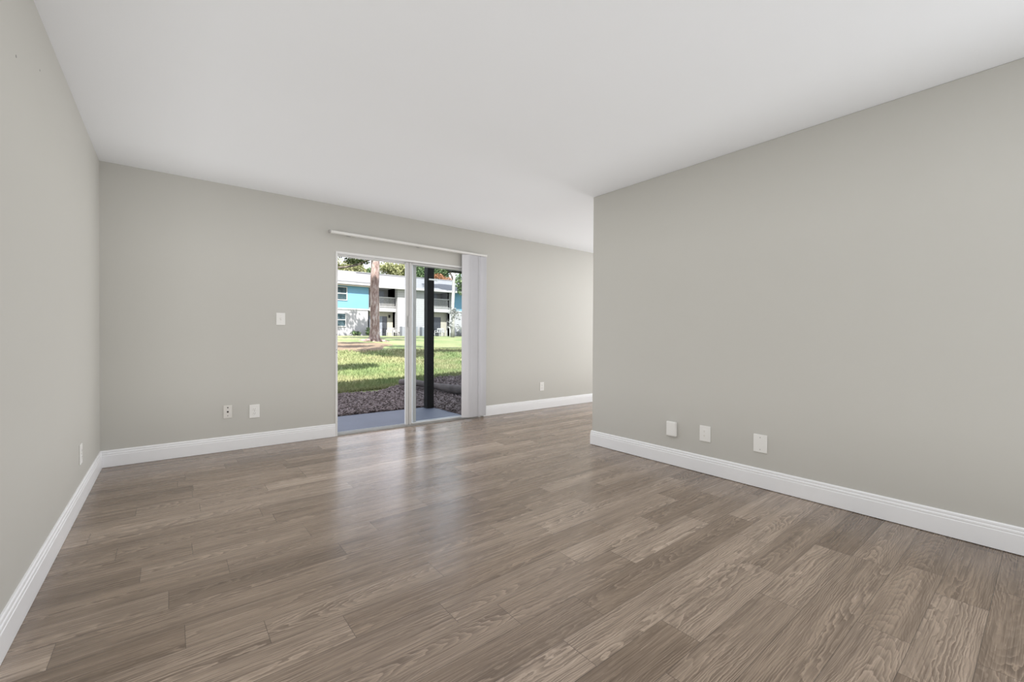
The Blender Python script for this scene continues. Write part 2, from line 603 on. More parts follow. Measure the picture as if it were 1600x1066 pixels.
def sweep(path, name, label, z0=0.0015):
    """profile swept along a floor path; the room lies to the left of the path"""
    pts = [Vector((p[0], p[1])) for p in path]
    n = len(pts)
    mb = MB()
    rings = []
    for i, p in enumerate(pts):
        def nrm(a, b):
            d = (b - a).normalized()
            return Vector((-d.y, d.x))
        if i == 0:
            off = nrm(pts[0], pts[1])
        elif i == n - 1:
            off = nrm(pts[-2], pts[-1])
        else:
            a, b = nrm(pts[i - 1], p), nrm(p, pts[i + 1])
            off = (a + b) / (1 + a.dot(b))
        rings.append([(p.x + off.x * d, p.y + off.y * d, z0 + z) for d, z in PROFILE])
    k = len(PROFILE)
    vs = [v for r_ in rings for v in r_]
    fs = [tuple(range(k)), tuple((n - 1) * k + i for i in range(k))[::-1]]
    for i in range(n - 1):
        for j in range(k):
            j2 = (j + 1) % k
            fs.append((i * k + j, i * k + j2, (i + 1) * k + j2, (i + 1) * k + j))
    mb.add(vs, fs)
    return struct(mb.build(name, 'trim'), label, 'baseboard')


sweep([(1.787, 0), (0, 0), (0, YF)], 'baseboard_left', 'white moulded baseboard in the left corner, running up to the glass door')
sweep([(XE, 0), (3.66, 0)], 'baseboard_back', 'white moulded baseboard on the back wall right of the blinds')
sweep([(XR, YF), (XR, YR), (XR + 0.125, YR), (XR + 0.125, YF)], 'baseboard_right',
      'white moulded baseboard along the right wall and around its free end', 0.0035)

# ---- sliding glass door
door = empty('door_1', ((DX0 + DX1) / 2, 0.05, 0), 'white framed sliding glass door to the patio, left half slid open', 'door', kind='structure')
f = MB()
f.box(DX0, DX0 + 0.020, -0.006, 0.13, 0.0, DZ).box(DX1 - 0.03, DX1, -0.006, 0.13, 0.0, DZ)
f.box(DX0 + 0.0201, DX1 - 0.0301, -0.006, 0.13, DZ - 0.022, DZ)
f.box(DX0 + 0.0201, DX0 + 0.032, 0.048, 0.056, 0.0, DZ - 0.0221).box(DX0 + 0.0201, DX0 + 0.032, 0.098, 0.106, 0.0, DZ - 0.0221)
f.box(DX0 + 0.0201, DX1 - 0.0301, 0.048, 0.056, DZ - 0.038, DZ - 0.0221)
f.box(DX0 + 0.0201, DX1 - 0.0301, 0.098, 0.106, DZ - 0.038, DZ - 0.0221)
f.build('door_frame', 'alu_white', door, bevel=0.0015)
t = MB().box(DX0 + 0.0201, DX1 - 0.0301, -0.003, 0.125, 0.0, 0.010)
for yy in (0.004, 0.05, 0.1):
    t.box(DX0 + 0.0201, DX1 - 0.0301, yy, yy + 0.006, 0.0099, 0.020)
t.build('door_track', 'alu', door, bevel=0.0008)
tag(MB().box(DX0 + 0.0195, DX0 + 0.0225, 0.012, 0.034, 0.86, 1.02).build('strike_plate', 'alu', door, bevel=0.0005), 'metal strike plate on the left jamb')
for zz in (1.075, 0.915, 0.885):
    MB().lathe([(0.005, 0), (0.004, 0.002)], (DX0 + 0.010, -0.006, zz), (0, -1, 0), 10).build('screw', 'grey_slot', door)


def panel(x0, x1, y0, y1, z0, z1, stile, name, label=None, left=None):
    mb = MB()
    l = left or stile
    if left:
        mb.box(x0, x0 + 0.44 * l, y0, y1, z0, z1).box(x0 + 0.44 * l, x0 + 0.56 * l, y0 + 0.012, y1, z0, z1)
        mb.box(x0 + 0.56 * l, x0 + l, y0 + 0.004, y1, z0, z1)
    else:
        mb.box(x0, x0 + l, y0, y1, z0, z1)
    mb.box(x1 - stile, x1, y0, y1, z0, z1)
    mb.box(x0 + l, x1 - stile, y0, y1, z0, z0 + 0.012).box(x0 + l, x1 - stile, y0, y1, z1 - 0.024, z1)
    p = mb.build(name, 'alu_panel', door, bevel=0.0015)
    if label:
        p['label'] = label
    ym = (y0 + y1) / 2
    MB().box(x0 + l - 0.004, x1 - stile + 0.004, ym - 0.003, ym + 0.003, z0 + 0.010, z1 - 0.020).build('glass_pane', 'glass', p)
    return p


fx = panel(2.692, 3.588, 0.062, 0.092, 0.022, DZ - 0.024, 0.042, 'fixed_panel')
sl = panel(2.580, 3.560, 0.014, 0.044, 0.020, DZ - 0.024, 0.05, 'sliding_panel', 'sliding half pushed open behind the right pane', 0.08)
hd = MB().box(2.600, 2.622, 0.0085, 0.0145, 1.17, 1.30).box(2.605, 2.617, 0.004, 0.0086, 1.215, 1.255)
hd.build('handle', 'alu', sl, bevel=0.0015)

# ---- vertical blinds drawn to the right
vb = empty('vertical_blind', (3.48, -0.06, 2.12), 'white vertical blind bunched at the right side of the glass door', 'blind')


def rail_z(x):
    return 2.128 - 0.0112 * (x - 1.71)


rl = MB()
rp = [(-0.083, 0.0), (-0.083, 0.017), (-0.077, 0.024), (-0.043, 0.024), (-0.037, 0.017), (-0.037, 0.0), (-0.044, -0.003), (-0.076, -0.003)]
rl.prism(rp, (1.722, 0, rail_z(1.722)), (0, 1, 0), (0, 0, 1), (3.652 - 1.722, 0, rail_z(3.652) - rail_z(1.722)))
rl.build('headrail', 'rail', vb)
for (xa, xb, mt) in ((1.706, 1.7219, 'grey_cap'), (3.6521, 3.664, 'rail')):
    MB().box(xa, xb, -0.085, -0.035, rail_z(xa) - 0.004, rail_z(xa) + 0.025).build('end_cap', mt, vb, bevel=0.002)
for bx in (1.92, 2.72, 3.52):
    z = rail_z(bx)
    MB().box(bx - 0.02, bx + 0.02, -0.068, 0.0, z + 0.0235, z + 0.0265).box(bx - 0.02, bx + 0.02, -0.003, 0.0, z - 0.004, z + 0.03) \
        .box(bx - 0.02, bx + 0.02, -0.070, -0.066, z + 0.018, z + 0.0265).build('bracket', 'grey_cap', vb)
vr = random.Random(3)
NV = 24
xs = []
for i in range(NV):
    xs.append(3.346 + 0.0105 * i + (0.030 if i > 16 else 0))
for i, vx in enumerate(xs):
    ang = R(27 + vr.uniform(-2.5, 2.5))
    if i == 16:
        ang = R(62)
    dx, dy = math.cos(ang), -math.sin(ang)
    w = 0.089
    z1 = rail_z(vx) - 0.006
    z0 = 0.030 + vr.uniform(-0.002, 0.002)
    poly = []
    for s in range(7):            # slightly curved slat cross-section
        tt = (s / 6 - 0.5)
        bow = 0.004 * (1 - 4 * tt * tt)
        poly.append((tt * w, bow))
    poly += [(p[0], p[1] - 0.0009) for p in reversed(poly)]
    MB().prism(poly, (vx, -0.060, z0), (dx, dy, 0), (-dy, dx, 0), (0, 0, z1 - z0)).build('vane', 'vinyl', vb)


# ---- wall plates
def plate(name, label, cat, face, pos, w, h, group=None, depth=0.006, mat='plastic', bev=0.003):
    """face: 'back' (y=0), 'right' (x=XR) or 'left' (x=0); pos = (along, z)"""
    if face == 'back':
        o, ax, nn = Vector((pos[0], 0, pos[1])), Vector((1, 0, 0)), Vector((0, -1, 0))
    elif face == 'right':
        o, ax, nn = Vector((XR, pos[0], pos[1])), Vector((0, -1, 0)), Vector((-1, 0, 0))
    else:
        o, ax, nn = Vector((0, pos[0], pos[1])), Vector((0, 1, 0)), Vector((1, 0, 0))
    root = empty(name, o, label, cat, group)

    def pbox(pname, u0, u1, z0, z1, d0, d1, mt, bv=0.0, parent=root):
        mb = MB()
        mb.prism([(u0, z0), (u1, z0), (u1, z1), (u0, z1)], o + nn * d0, ax, (0, 0, 1), nn * (d1 - d0))
        return mb.build(pname, mt, parent, bevel=bv)

    def disc(pname, u, z, r_, d0, d1, mt, parent=root):
        return MB().lathe([(r_, 0), (r_, (d1 - d0) * .6), (r_ * .75, d1 - d0)], o + nn * d0 + ax * u + Vector((0, 0, z)), nn, 14).build(pname, mt, parent)

    pbox('cover_plate', -w / 2, w / 2, -h / 2, h / 2, 0, depth, mat, bev)
    return root, pbox, disc


# light switch left of the door
r_, pb, ds = plate('light_switch', 'white single toggle light switch on the back wall left of the door', 'light switch', 'back', (1.276, 1.2245), 0.078, 0.120)
pb('toggle_collar', -0.006, 0.006, -0.013, 0.013, 0.0055, 0.0075, 'plastic_aged', 0.0006)
pb('toggle', -0.004, 0.004, -0.004, 0.010, 0.007, 0.016, 'plastic', 0.001)
ds('screw', 0, 0.030, 0.0028, 0.0055, 0.0072, 'plastic_aged')
ds('screw', 0, -0.030, 0.0028, 0.0055, 0.0072, 'plastic_aged')
# cable jack, grey, painted over
r_, pb, ds = plate('cable_jack', 'small greyish jack plate with dark holes, left of the white outlet on the back wall', 'wall jack', 'back', (0.845, 0.360), 0.066, 0.118, mat='plastic_aged')
ds('jack_hole', 0, 0.038, 0.0055, 0.0055, 0.0070, 'dark_slot')
ds('jack_socket', 0, 0.000, 0.0075, 0.0055, 0.0095, 'dark_slot')
ds('jack_hole', 0, -0.036, 0.0045, 0.0055, 0.0070, 'grey_slot')


def duplex(r_, pb, ds, d=0.006):
    for zc in (0.0195, -0.0195):
        rc = pb('receptacle', -0.0165, 0.0165, zc - 0.0135, zc + 0.0135, d - 0.0005, d + 0.002, 'plastic', 0.004)
        pb('slot', -0.0075, -0.0053, zc - 0.002, zc + 0.0065, d + 0.0015, d + 0.0024, 'grey_slot', 0, rc)
        pb('slot', 0.0053, 0.0075, zc - 0.002, zc + 0.0065, d + 0.0015, d + 0.0024, 'grey_slot', 0, rc)
        ds('ground_hole', 0, zc - 0.0075, 0.0024, d + 0.0015, d + 0.0024, 'grey_slot', rc)
    ds('screw', 0, 0, 0.003, d - 0.0005, d + 0.0014, 'screw')


r_, pb, ds = plate('power_outlet', 'white power outlet low on the back wall between grey jack and glass door', 'outlet', 'back', (1.056, 0.344), 0.084, 0.126)
duplex(r_, pb, ds)
r_, pb, ds = plate('power_outlet', 'white power outlet on the back wall right of the blinds', 'outlet', 'back', (4.709, 0.3275), 0.080, 0.124)
duplex(r_, pb, ds)
r_, pb, ds = plate('power_outlet', 'white power outlet on the left wall near the corner', 'outlet', 'left', (-0.96, 0.318), 0.080, 0.125)
duplex(r_, pb, ds)
# three plates on the right wall
r_, pb, ds = plate('blank_box', 'thick blank white box on the right wall, nearest the free corner', 'wall box', 'right', (-2.774, 0.3035), 0.088, 0.120, depth=0.026, bev=0.005)
pb('front_lid', -0.036, 0.036, -0.052, 0.052, 0.0255, 0.0285, 'plastic', 0.0012)
r_, pb, ds = plate('data_plate', 'white recessed data plate in the middle of three on the right wall', 'wall plate', 'right', (-3.057, 0.311), 0.088, 0.122, depth=0.007)
rc = pb('insert', -0.019, 0.019, -0.036, 0.036, 0.0065, 0.0085, 'plastic', 0.001)
for (uu, zz) in ((-0.004, 0.018), (-0.004, -0.016)):
    pb('port', uu - 0.005, uu + 0.005, zz - 0.006, zz + 0.006, 0.0083, 0.0090, 'plastic_aged', 0, rc)
r_, pb, ds = plate('blank_plate', 'white blank plate with two screws on the right wall, nearest the viewer', 'wall plate', 'right', (-3.463, 0.314), 0.092, 0.127, depth=0.007)
ds('screw', 0, 0.042, 0.0034, 0.0065, 0.0086, 'screw')
ds('screw', 0, -0.042, 0.0034, 0.0065, 0.0086, 'screw')


# ================================================================== OUTSIDE


def ground_z(x, y):
    ys = [-40, 1.5, 2.2, 4.0, 6.0, 8.0, 10.0, 12.0, 15.0, 20.0, 26.0, 40.0, 90.0]
    zs = [-0.10, -0.085, -0.075, 0.0, 0.10, 0.24, 0.42, 0.60, 0.83, 0.96, 1.02, 1.08, 1.2]
    return np.interp(y, ys, zs) + np.clip((y - 2.0) / 3, 0, 1) * np.clip(x - 3.4, -2, 4) * 0.03 * np.clip((14 - y) / 8, 0, 1)


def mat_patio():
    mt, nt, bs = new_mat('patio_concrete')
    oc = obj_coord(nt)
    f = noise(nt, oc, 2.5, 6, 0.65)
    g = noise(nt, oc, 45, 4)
    c = ramp(nt, f, [(0.3, (0.17, 0.20, 0.30)), (0.7, (0.24, 0.275, 0.39))])  # blue of the sky light in the shade put into the concrete colour
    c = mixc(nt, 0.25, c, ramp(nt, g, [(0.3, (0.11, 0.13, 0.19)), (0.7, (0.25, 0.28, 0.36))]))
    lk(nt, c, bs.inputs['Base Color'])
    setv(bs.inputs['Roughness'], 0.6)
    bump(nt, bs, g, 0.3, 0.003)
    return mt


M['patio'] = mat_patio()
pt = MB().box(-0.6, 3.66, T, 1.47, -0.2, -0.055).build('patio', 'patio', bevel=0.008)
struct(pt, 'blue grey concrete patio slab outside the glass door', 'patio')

# black patio post
ps = empty('patio_post', (3.575, 1.375, -0.055), 'black square post standing at the patio corner', 'post')
MB().box(3.5175, 3.6325, 1.3175, 1.4325, -0.055, 2.55).build('shaft', 'black_wood', ps, bevel=0.006)
tag(MB().box(3.54, 3.675, 1.30, 1.3174, 1.930, 1.952).box(3.655, 3.675, 1.28, 1.3174, 1.925, 1.957)
    .build('bracket', 'alu_white', ps, bevel=0.002), 'pale metal bracket near the top')
bmx = MB().box(3.97, 7.4, 1.36, 1.48, 2.11, 2.42).build('patio_beam', 'black_wood', bevel=0.006)
struct(bmx, 'dark beam above the patio right of the black post', 'beam')

# upper storey of our own building with its roof edge: it shades patio and mulch
EXT_FACTOR = 0.32        # reflectance of the outdoor surfaces under the bright sky
ub = MB().box(-8, 14, -11, T, H + 0.13, 5.1).box(-8.3, 14.3, -11.5, 1.0, 5.1, 5.45).build('wall_upper', 'ceiling')
struct(ub, 'upper storey and roof edge of the own building, above the frame', 'wall')


def mat_grass(name, blades=False):
    mt, nt, bs = new_mat(name)
    oc = obj_coord(nt)
    big = noise(nt, oc, 0.55, 4, 0.6)
    mid = noise(nt, oc, 4.0, 4, 0.6)
    fine = noise(nt, oc, 60.0, 3, 0.7)
    g = ramp(nt, mid, [(0.30, (0.23, 0.39, 0.15)), (0.55, (0.38, 0.54, 0.20)), (0.75, (0.58, 0.64, 0.30))])
    s = ramp(nt, fine, [(0.3, (0.52, 0.51, 0.24)), (0.7, (0.92, 0.80, 0.50))])
    c = mixc(nt, ramp(nt, big, [(0.40, (0.05,) * 3), (0.58, (0.85,) * 3)]), g, s)
    c = mixc(nt, 0.30, c, ramp(nt, fine, [(0.3, (0.14, 0.24, 0.09)), (0.7, (0.60, 0.66, 0.34))]))
    lk(nt, c, bs.inputs['Base Color'])
    setv(bs.inputs['Roughness'], 0.7)
    setv(bs.inputs['Specular IOR Level'], 0.2)
    if not blades:
        c = mixc(nt, 1.0, c, (0.88, 0.92, 0.85, 1), 'MULTIPLY')
        lk(nt, c, bs.inputs['Base Color'])
        bump(nt, bs, fine, 0.6, 0.03)
    else:
        setv(bs.inputs['Subsurface Weight'], 0.0)
    return mt


M['grass'] = mat_grass('lawn_grass')
M['blades'] = mat_grass('grass_blades', True)

# lawn terrain
nx, ny = 110, 150
gx = np.linspace(-25, 75, nx)
gy = np.concatenate([np.linspace(1.2, 16, 90), np.linspace(16.5, 90, ny - 90)])
X, Y = np.meshgrid(gx, gy)
Z = ground_z(X, Y) + 0.02 * np.sin(X * 1.7 + Y * .6) * np.clip((Y - 4) / 4, 0, 1)
V = np.stack([X, Y, Z], -1).reshape(-1, 3)
idx = np.arange(nx * ny).reshape(ny, nx)
F = np.stack([idx[:-1, :-1], idx[:-1, 1:], idx[1:, 1:], idx[1:, :-1]], -1).reshape(-1, 4)
lawn = np_mesh('lawn', V, F, 'grass')
lawn.data.polygons.foreach_set('use_smooth', [True] * len(lawn.data.polygons))
struct(lawn, 'sunlit green and straw coloured lawn rising behind the patio', 'lawn')


def mulch_edge(x):
    return 3.50 + 0.22 * np.sin(x * 1.3 + 1) + np.clip(x - 3.6, 0, 2.5) * 0.30 + 0.08 * np.sin(x * 5)


nr = np.random.default_rng(5)


def gzs(x, y):
    return ground_z(x, y) + 0.02 * np.sin(x * 1.7 + y * .6) * np.clip((y - 4) / 4, 0, 1)


# grass blades, thick near the mulch, thinning up the slope
nb = 120000
yb_ = 3.7 + (nr.random(nb) ** 1.6) * 9.0
tx = nr.random(nb)
xl = 0.43 + (yb_ + 4.765) * -0.25
xh = 0.43 + (yb_ + 4.765) * 1.05
xb_ = xl + tx * (xh - xl)
keep = yb_ > mulch_edge(xb_) - 0.05
xb_, yb_ = xb_[keep], yb_[keep]
n = len(xb_)
zb_ = gzs(xb_, yb_)
keep2 = yb_ < 11
xb_, yb_, zb_ = xb_[keep2], yb_[keep2], zb_[keep2]
n = len(xb_)
hh = nr.uniform(0.035, 0.085, n)
ww = nr.uniform(0.006, 0.012, n) * (1 + (yb_ - 3.7) * 0.10)
az = nr.uniform(0, 2 * np.pi, n)
lean = nr.uniform(-0.04, 0.04, (n, 2))
V = np.zeros((n, 3, 3))
V[:, 0] = np.stack([xb_ - ww * np.cos(az), yb_ - ww * np.sin(az), zb_ - 0.01], -1)
V[:, 1] = np.stack([xb_ + ww * np.cos(az), yb_ + ww * np.sin(az), zb_ - 0.01], -1)
V[:, 2] = np.stack([xb_ + lean[:, 0], yb_ + lean[:, 1], zb_ + hh], -1)
gb = np_mesh('grass', V.reshape(-1, 3), np.arange(3 * n).reshape(-1, 3), 'blades', n=3)
tag(gb, 'short grass blades along the edge of the mulch and up the slope', 'grass', kind='stuff')


# mulch bed
def mat_mulch(name, chips):
    mt, nt, bs = new_mat(name)
    oc = obj_coord(nt)
    a = noise(nt, oc, 28 if not chips else 9, 4, 0.7)
    b = noise(nt, oc, 90 if not chips else 30, 3, 0.7)
    c = ramp(nt, a, [(0.30, (0.07, 0.05, 0.05)), (0.45, (0.28, 0.21, 0.215)), (0.60, (0.50, 0.40, 0.41)), (0.78, (0.85, 0.72, 0.72))])
    c = mixc(nt, 0.4, c, ramp(nt, b, [(0.35, (0.07, 0.05, 0.05)), (0.7, (0.75, 0.60, 0.60))]))
    lk(nt, c, bs.inputs['Base Color'])
    setv(bs.inputs['Roughness'], 0.85)
    if not chips:
        bump(nt, bs, a, 0.9, 0.04)
    return mt


M['mulch'] = mat_mulch('mulch_ground', False)
M['chips'] = mat_mulch('mulch_chips', True)
mx_, my_ = 120, 40
gx = np.linspace(-1.5, 9, mx_)
tt = np.linspace(0, 1, my_)
X = np.repeat(gx[None], my_, 0)
y_lo = np.where(gx < 3.63, 1.44, 0.16)
Y = y_lo[None] + tt[:, None] * (mulch_edge(gx) - y_lo)[None]
Z = ground_z(X, Y) + 0.03 * np.clip(np.minimum(tt, 1 - tt)[:, None] * 10, 0, 1) + nr.uniform(-.008, .008, X.shape)
V = np.stack([X, Y, Z], -1).reshape(-1, 3)
idx = np.arange(mx_ * my_).reshape(my_, mx_)
F = np.stack([idx[:-1, :-1], idx[:-1, 1:], idx[1:, 1:], idx[1:, :-1]], -1).reshape(-1, 4)
mul = np_mesh('mulch_bed', V, F, 'mulch')
tag(mul, 'purplish brown wood mulch bed between patio and grass', 'mulch', kind='stuff')
nc = 26000
cx_ = nr.uniform(1.6, 7.4, nc)
lo = np.where(cx_ < 3.66, 1.50, 0.22)
cy_ = lo + nr.random(nc) * (mulch_edge(cx_) + 0.06 - lo)
cz_ = ground_z(cx_, cy_) + 0.028 + nr.uniform(0, .022, nc)
L_ = nr.uniform(0.010, 0.034, nc)
W_ = nr.uniform(0.005, 0.013, nc)
az = nr.uniform(0, 2 * np.pi, nc)
ti = nr.uniform(-.6, .6, (nc, 2))
d1 = np.stack([np.cos(az), np.sin(az), ti[:, 0]], -1) * L_[:, None]
d2 = np.stack([-np.sin(az), np.cos(az), ti[:, 1]], -1) * W_[:, None]
d3 = np.array([0, 0, 0.006])
c0 = np.stack([cx_, cy_, cz_], -1)
P8 = np.stack([c0 - d1 - d2, c0 + d1 - d2, c0 + d1 + d2, c0 - d1 + d2,
               c0 - d1 - d2 + d3, c0 + d1 - d2 + d3, c0 + d1 + d2 + d3, c0 - d1 + d2 + d3], 1)
bf = np.array([(4, 5, 6, 7), (0, 1, 5, 4), (1, 2, 6, 5), (2, 3, 7, 6), (3, 0, 4, 7)])
F = (np.arange(nc)[:, None, None] * 8 + bf[None]).reshape(-1, 4)
chp = np_mesh('mulch_chips', P8.reshape(-1, 3), F, 'chips')
tag(chp, 'loose wood chips lying over the mulch bed', 'mulch', kind='stuff')

# weathered log edging in the mulch
lg = MB()
pts, rad = [], []
for i in range(15):
    s = i / 14
    x = 4.05 + 1.0 * s
    y = 3.55 - 2.3 * s + 0.08 * math.sin(s * 5)
    pts.append((x, y, float(ground_z(x, y)) + 0.145 + 0.012 * math.sin(s * 9)))
    rad.append(0.055 + 0.035 * s + 0.01 * math.sin(s * 14))
lg.tube(pts, rad, 14)
M['log'] = plain('weathered_log', (0.22, 0.185, 0.185), 0.85, var=0.35, vscale=7, bmp=0.6, bscale=25, bdist=0.01)
tag(lg.build('log', 'log', smooth=True), 'weathered grey log lying on the mulch behind the black post', 'log')


# ------------------------------------------------------------------ trees
def mat_leaf(name, dark, mid, lite, transl=0.25):
    mt, nt, bs = new_mat(name)
    geo = nd(nt, 'ShaderNodeNewGeometry')
    f = math_n(nt, 'ADD', math_n(nt, 'MULTIPLY', geo.outputs['Random Per Island'], 0.6),
               math_n(nt, 'MULTIPLY', noise(nt, obj_coord(nt), 0.7, 3), 0.4))
    c = ramp(nt, f, [(0.15, dark), (0.5, mid), (0.85, lite)])
    lk(nt, c, bs.inputs['Base Color'])
    setv(bs.inputs['Roughness'], 0.6)
    setv(bs.inputs['Specular IOR Level'], 0.25)
    tl = nd(nt, 'ShaderNodeBsdfTranslucent')
    lk(nt, c, tl.inputs[0])
    mx = nd(nt, 'ShaderNodeMixShader')
    setv(mx.inputs[0], transl)
    lk(nt, bs.outputs[0], mx.inputs[1])
    lk(nt, tl.outputs[0], mx.inputs[2])
    lk(nt, mx.outputs[0], nt.nodes['Material Output'].inputs['Surface'])
    return mt


M['leaf_dark'] = mat_leaf('dark_leaf', (0.025, 0.05, 0.015), (0.06, 0.10, 0.03), (0.16, 0.20, 0.06))
M['leaf_yellow'] = mat_leaf('yellow_green_leaf', (0.34, 0.40, 0.15), (0.66, 0.70, 0.32), (0.95, 0.95, 0.60), 0.35)
M['leaf_green'] = mat_leaf('green_leaf', (0.08, 0.16, 0.07), (0.22, 0.36, 0.15), (0.50, 0.62, 0.32))
M['leaf_orange'] = mat_leaf('orange_leaf', (0.45, 0.20, 0.08), (0.85, 0.36, 0.18), (0.95, 0.62, 0.42))
M['leaf_pale'] = mat_leaf('pale_leaf', (0.50, 0.52, 0.50), (0.72, 0.73, 0.72), (0.9, 0.9, 0.9))


def mat_bark(name, a, b, c, sc_=(9, 9, 3)):
    mt, nt, bs = new_mat(name)
    mp = nd(nt, 'ShaderNodeMapping')
    lk(nt, obj_coord(nt), mp.inputs[0])
    setv(mp.inputs['Scale'], sc_)
    f = noise(nt, mp.outputs[0], 1.0, 5, 0.65)
    lk(nt, ramp(nt, f, [(0.32, a), (0.5, b), (0.68, c)]), bs.inputs['Base Color'])
    setv(bs.inputs['Roughness'], 0.85)
    bump(nt, bs, f, 0.9, 0.05)
    return mt


M['bark'] = mat_bark('pine_bark', (0.18, 0.10, 0.085), (0.50, 0.355, 0.32), (0.98, 0.88, 0.85))
M['bark_white'] = mat_bark('pale_bark', (0.62, 0.60, 0.54), (0.80, 0.79, 0.75), (0.9, 0.9, 0.88))
M['bark_grey'] = mat_bark('grey_bark', (0.12, 0.10, 0.08), (0.24, 0.20, 0.17), (0.38, 0.34, 0.30))


def leaves(name, mat, parent, blobs, seed):
    """blobs: (cx,cy,cz, rx,ry,rz, count, leaf size)"""
    g = np.random.default_rng(seed)
    Vs = []
    for (cx, cy, cz, rx, ry, rz, cnt, ls) in blobs:
        d = g.normal(size=(cnt, 3))
        d /= np.linalg.norm(d, axis=1)[:, None]
        rr = g.random(cnt) ** 0.42
        p = np.array([cx, cy, cz]) + d * rr[:, None] * np.array([rx, ry, rz])
        a = g.normal(size=(cnt, 3))
        a /= np.linalg.norm(a, axis=1)[:, None]
        b = np.cross(a, g.normal(size=(cnt, 3)))
        b /= np.linalg.norm(b, axis=1)[:, None]
        s = ls * g.uniform(0.5, 1.25, cnt)[:, None]
        Vs.append(np.stack([p - a * s, p - b * s * .42, p + a * s, p + b * s * .42], 1))
    V = np.concatenate(Vs).reshape(-1, 3)
    return np_mesh(name, V, np.arange(len(V)).reshape(-1, 4), mat, parent)


def tree(name, label, cat, base, trunk_pts, trunk_rad, bark, blobs, leafmat, seed, group=None):
    root = empty(name, base, label, cat, group)
    if trunk_pts:
        MB().tube(trunk_pts, trunk_rad, 12).build('trunk', bark, root, smooth=True)
    leaves('foliage', leafmat, root, blobs, seed)
    return root


# the tall pine on the lawn
px_, py_ = 7.77, 15.03
pz_ = float(gzs(px_, py_))
pine = empty('pine_tree', (px_, py_, pz_), 'tall tree with reddish bark standing on the lawn outside the left half of the door', 'tree')
pr = np.random.default_rng(2)
pts, rad = [], []
for z, r0 in ((-0.1, .42), (0.0, .36), (0.12, .265), (0.35, .222), (0.8, .208), (1.5, .202), (2.3, .200), (3.2, .192), (4.2, .185), (6, .17), (9, .13), (12, .07)):
    pts.append((px_ + 0.02 * z * 0.4 + 0.02 * math.sin(z * 2), py_ + 0.01 * math.sin(z * 3), pz_ + z))
    rad.append(r0)
MB().tube(pts, rad, 18).build('trunk', 'bark', pine, smooth=True)
for (ax_, ay_, ln) in ((-0.75, -0.55, 0.95), (0.7, -0.6, 0.8), (-1, 0.1, 0.7), (0.9, 0.2, 0.6)):
    p = []
    for s in (0.18, 0.45, 0.75, 1.0):
        x, y = px_ + ax_ * ln * s, py_ + ay_ * ln * s
        p.append((x, y, float(gzs(x, y)) + 0.07 * (1 - s)))
    MB().tube(p, [.12, .08, .05, .015], 10).build('root', 'bark', pine, smooth=True)
MB().tube([(7.72, 15.0, 4.72), (7.3, 14.7, 4.46), (6.8, 14.45, 4.18), (6.3, 14.4, 4.02), (5.7, 14.35, 3.92), (5.0, 14.3, 3.8)],
          [.085, .065, .05, .045, .035, .02], 10).build('branch', 'bark_grey', pine, smooth=True)
leaves('foliage', 'leaf_dark', pine,
       [(6.55, 14.4, 4.32, .34, .35, .16, 420, .055), (7.05, 14.55, 4.36, .34, .35, .13, 420, .05), (6.15, 14.4, 4.55, .4, .4, .2, 160, .055),
        (6.3, 14.5, 4.85, .5, .4, .22, 260, .06), (5.3, 14.2, 4.2, .5, .5, .3, 300, .06),
        (7.8, 15, 11.5, 3.2, 3.2, 2.2, 3600, .22), (6.6, 14.3, 9.6, 2.0, 2.0, 1.2, 1600, .2), (9.0, 15.6, 9.8, 2.0, 2.0, 1.3, 1600, .2)], 11)

# fallen needles around its foot
nsx, nsy = 60, 40
aa = np.linspace(0, 2 * np.pi, nsx, endpoint=False)
rr = np.linspace(0, 1, nsy)
RX = 1.35 + .22 * np.sin(aa * 3 + 1) + .16 * np.sin(aa * 7)
RY = 1.85 + .25 * np.sin(aa * 4) + .15 * np.sin(aa * 9 + 2)
X = 6.0 + .28 * (rr[:, None] * (RY * np.sin(aa))[None]) + rr[:, None] * (RX * np.cos(aa))[None]
Y = 12.5 + rr[:, None] * (RY * np.sin(aa))[None]
Z = gzs(X, Y) + 0.035 * np.clip((1 - rr[:, None]) * 8, -.5, 1) + nr.uniform(-.006, .006, X.shape)
V = np.stack([X, Y, Z], -1).reshape(-1, 3)
idx = np.arange(nsx * nsy).reshape(nsy, nsx)
F = np.stack([idx[:-1], np.roll(idx, -1, 1)[:-1], np.roll(idx, -1, 1)[1:], idx[1:]], -1).reshape(-1, 4)


def mat_straw():
    mt, nt, bs = new_mat('pine_straw')
    oc = obj_coord(nt)
    a = noise(nt, oc, 3.0, 4, .65)
    b = noise(nt, oc, 50, 3, .7)
    c = ramp(nt, a, [(0.3, (0.20, 0.12, 0.07)), (0.55, (0.36, 0.25, 0.15)), (0.75, (0.60, 0.50, 0.33))])
    c = mixc(nt, .35, c, ramp(nt, b, [(0.3, (0.14, 0.08, 0.05)), (0.7, (0.6, 0.48, 0.33))]))
    lk(nt, c, bs.inputs['Base Color'])
    setv(bs.inputs['Roughness'], .85)
    bump(nt, bs, b, .5, .02)
    return mt


M['straw'] = mat_straw()
tag(np_mesh('pine_straw', V, F, 'straw'), 'brown fallen needles on the ground around the tall tree', 'fallen needles', kind='stuff')

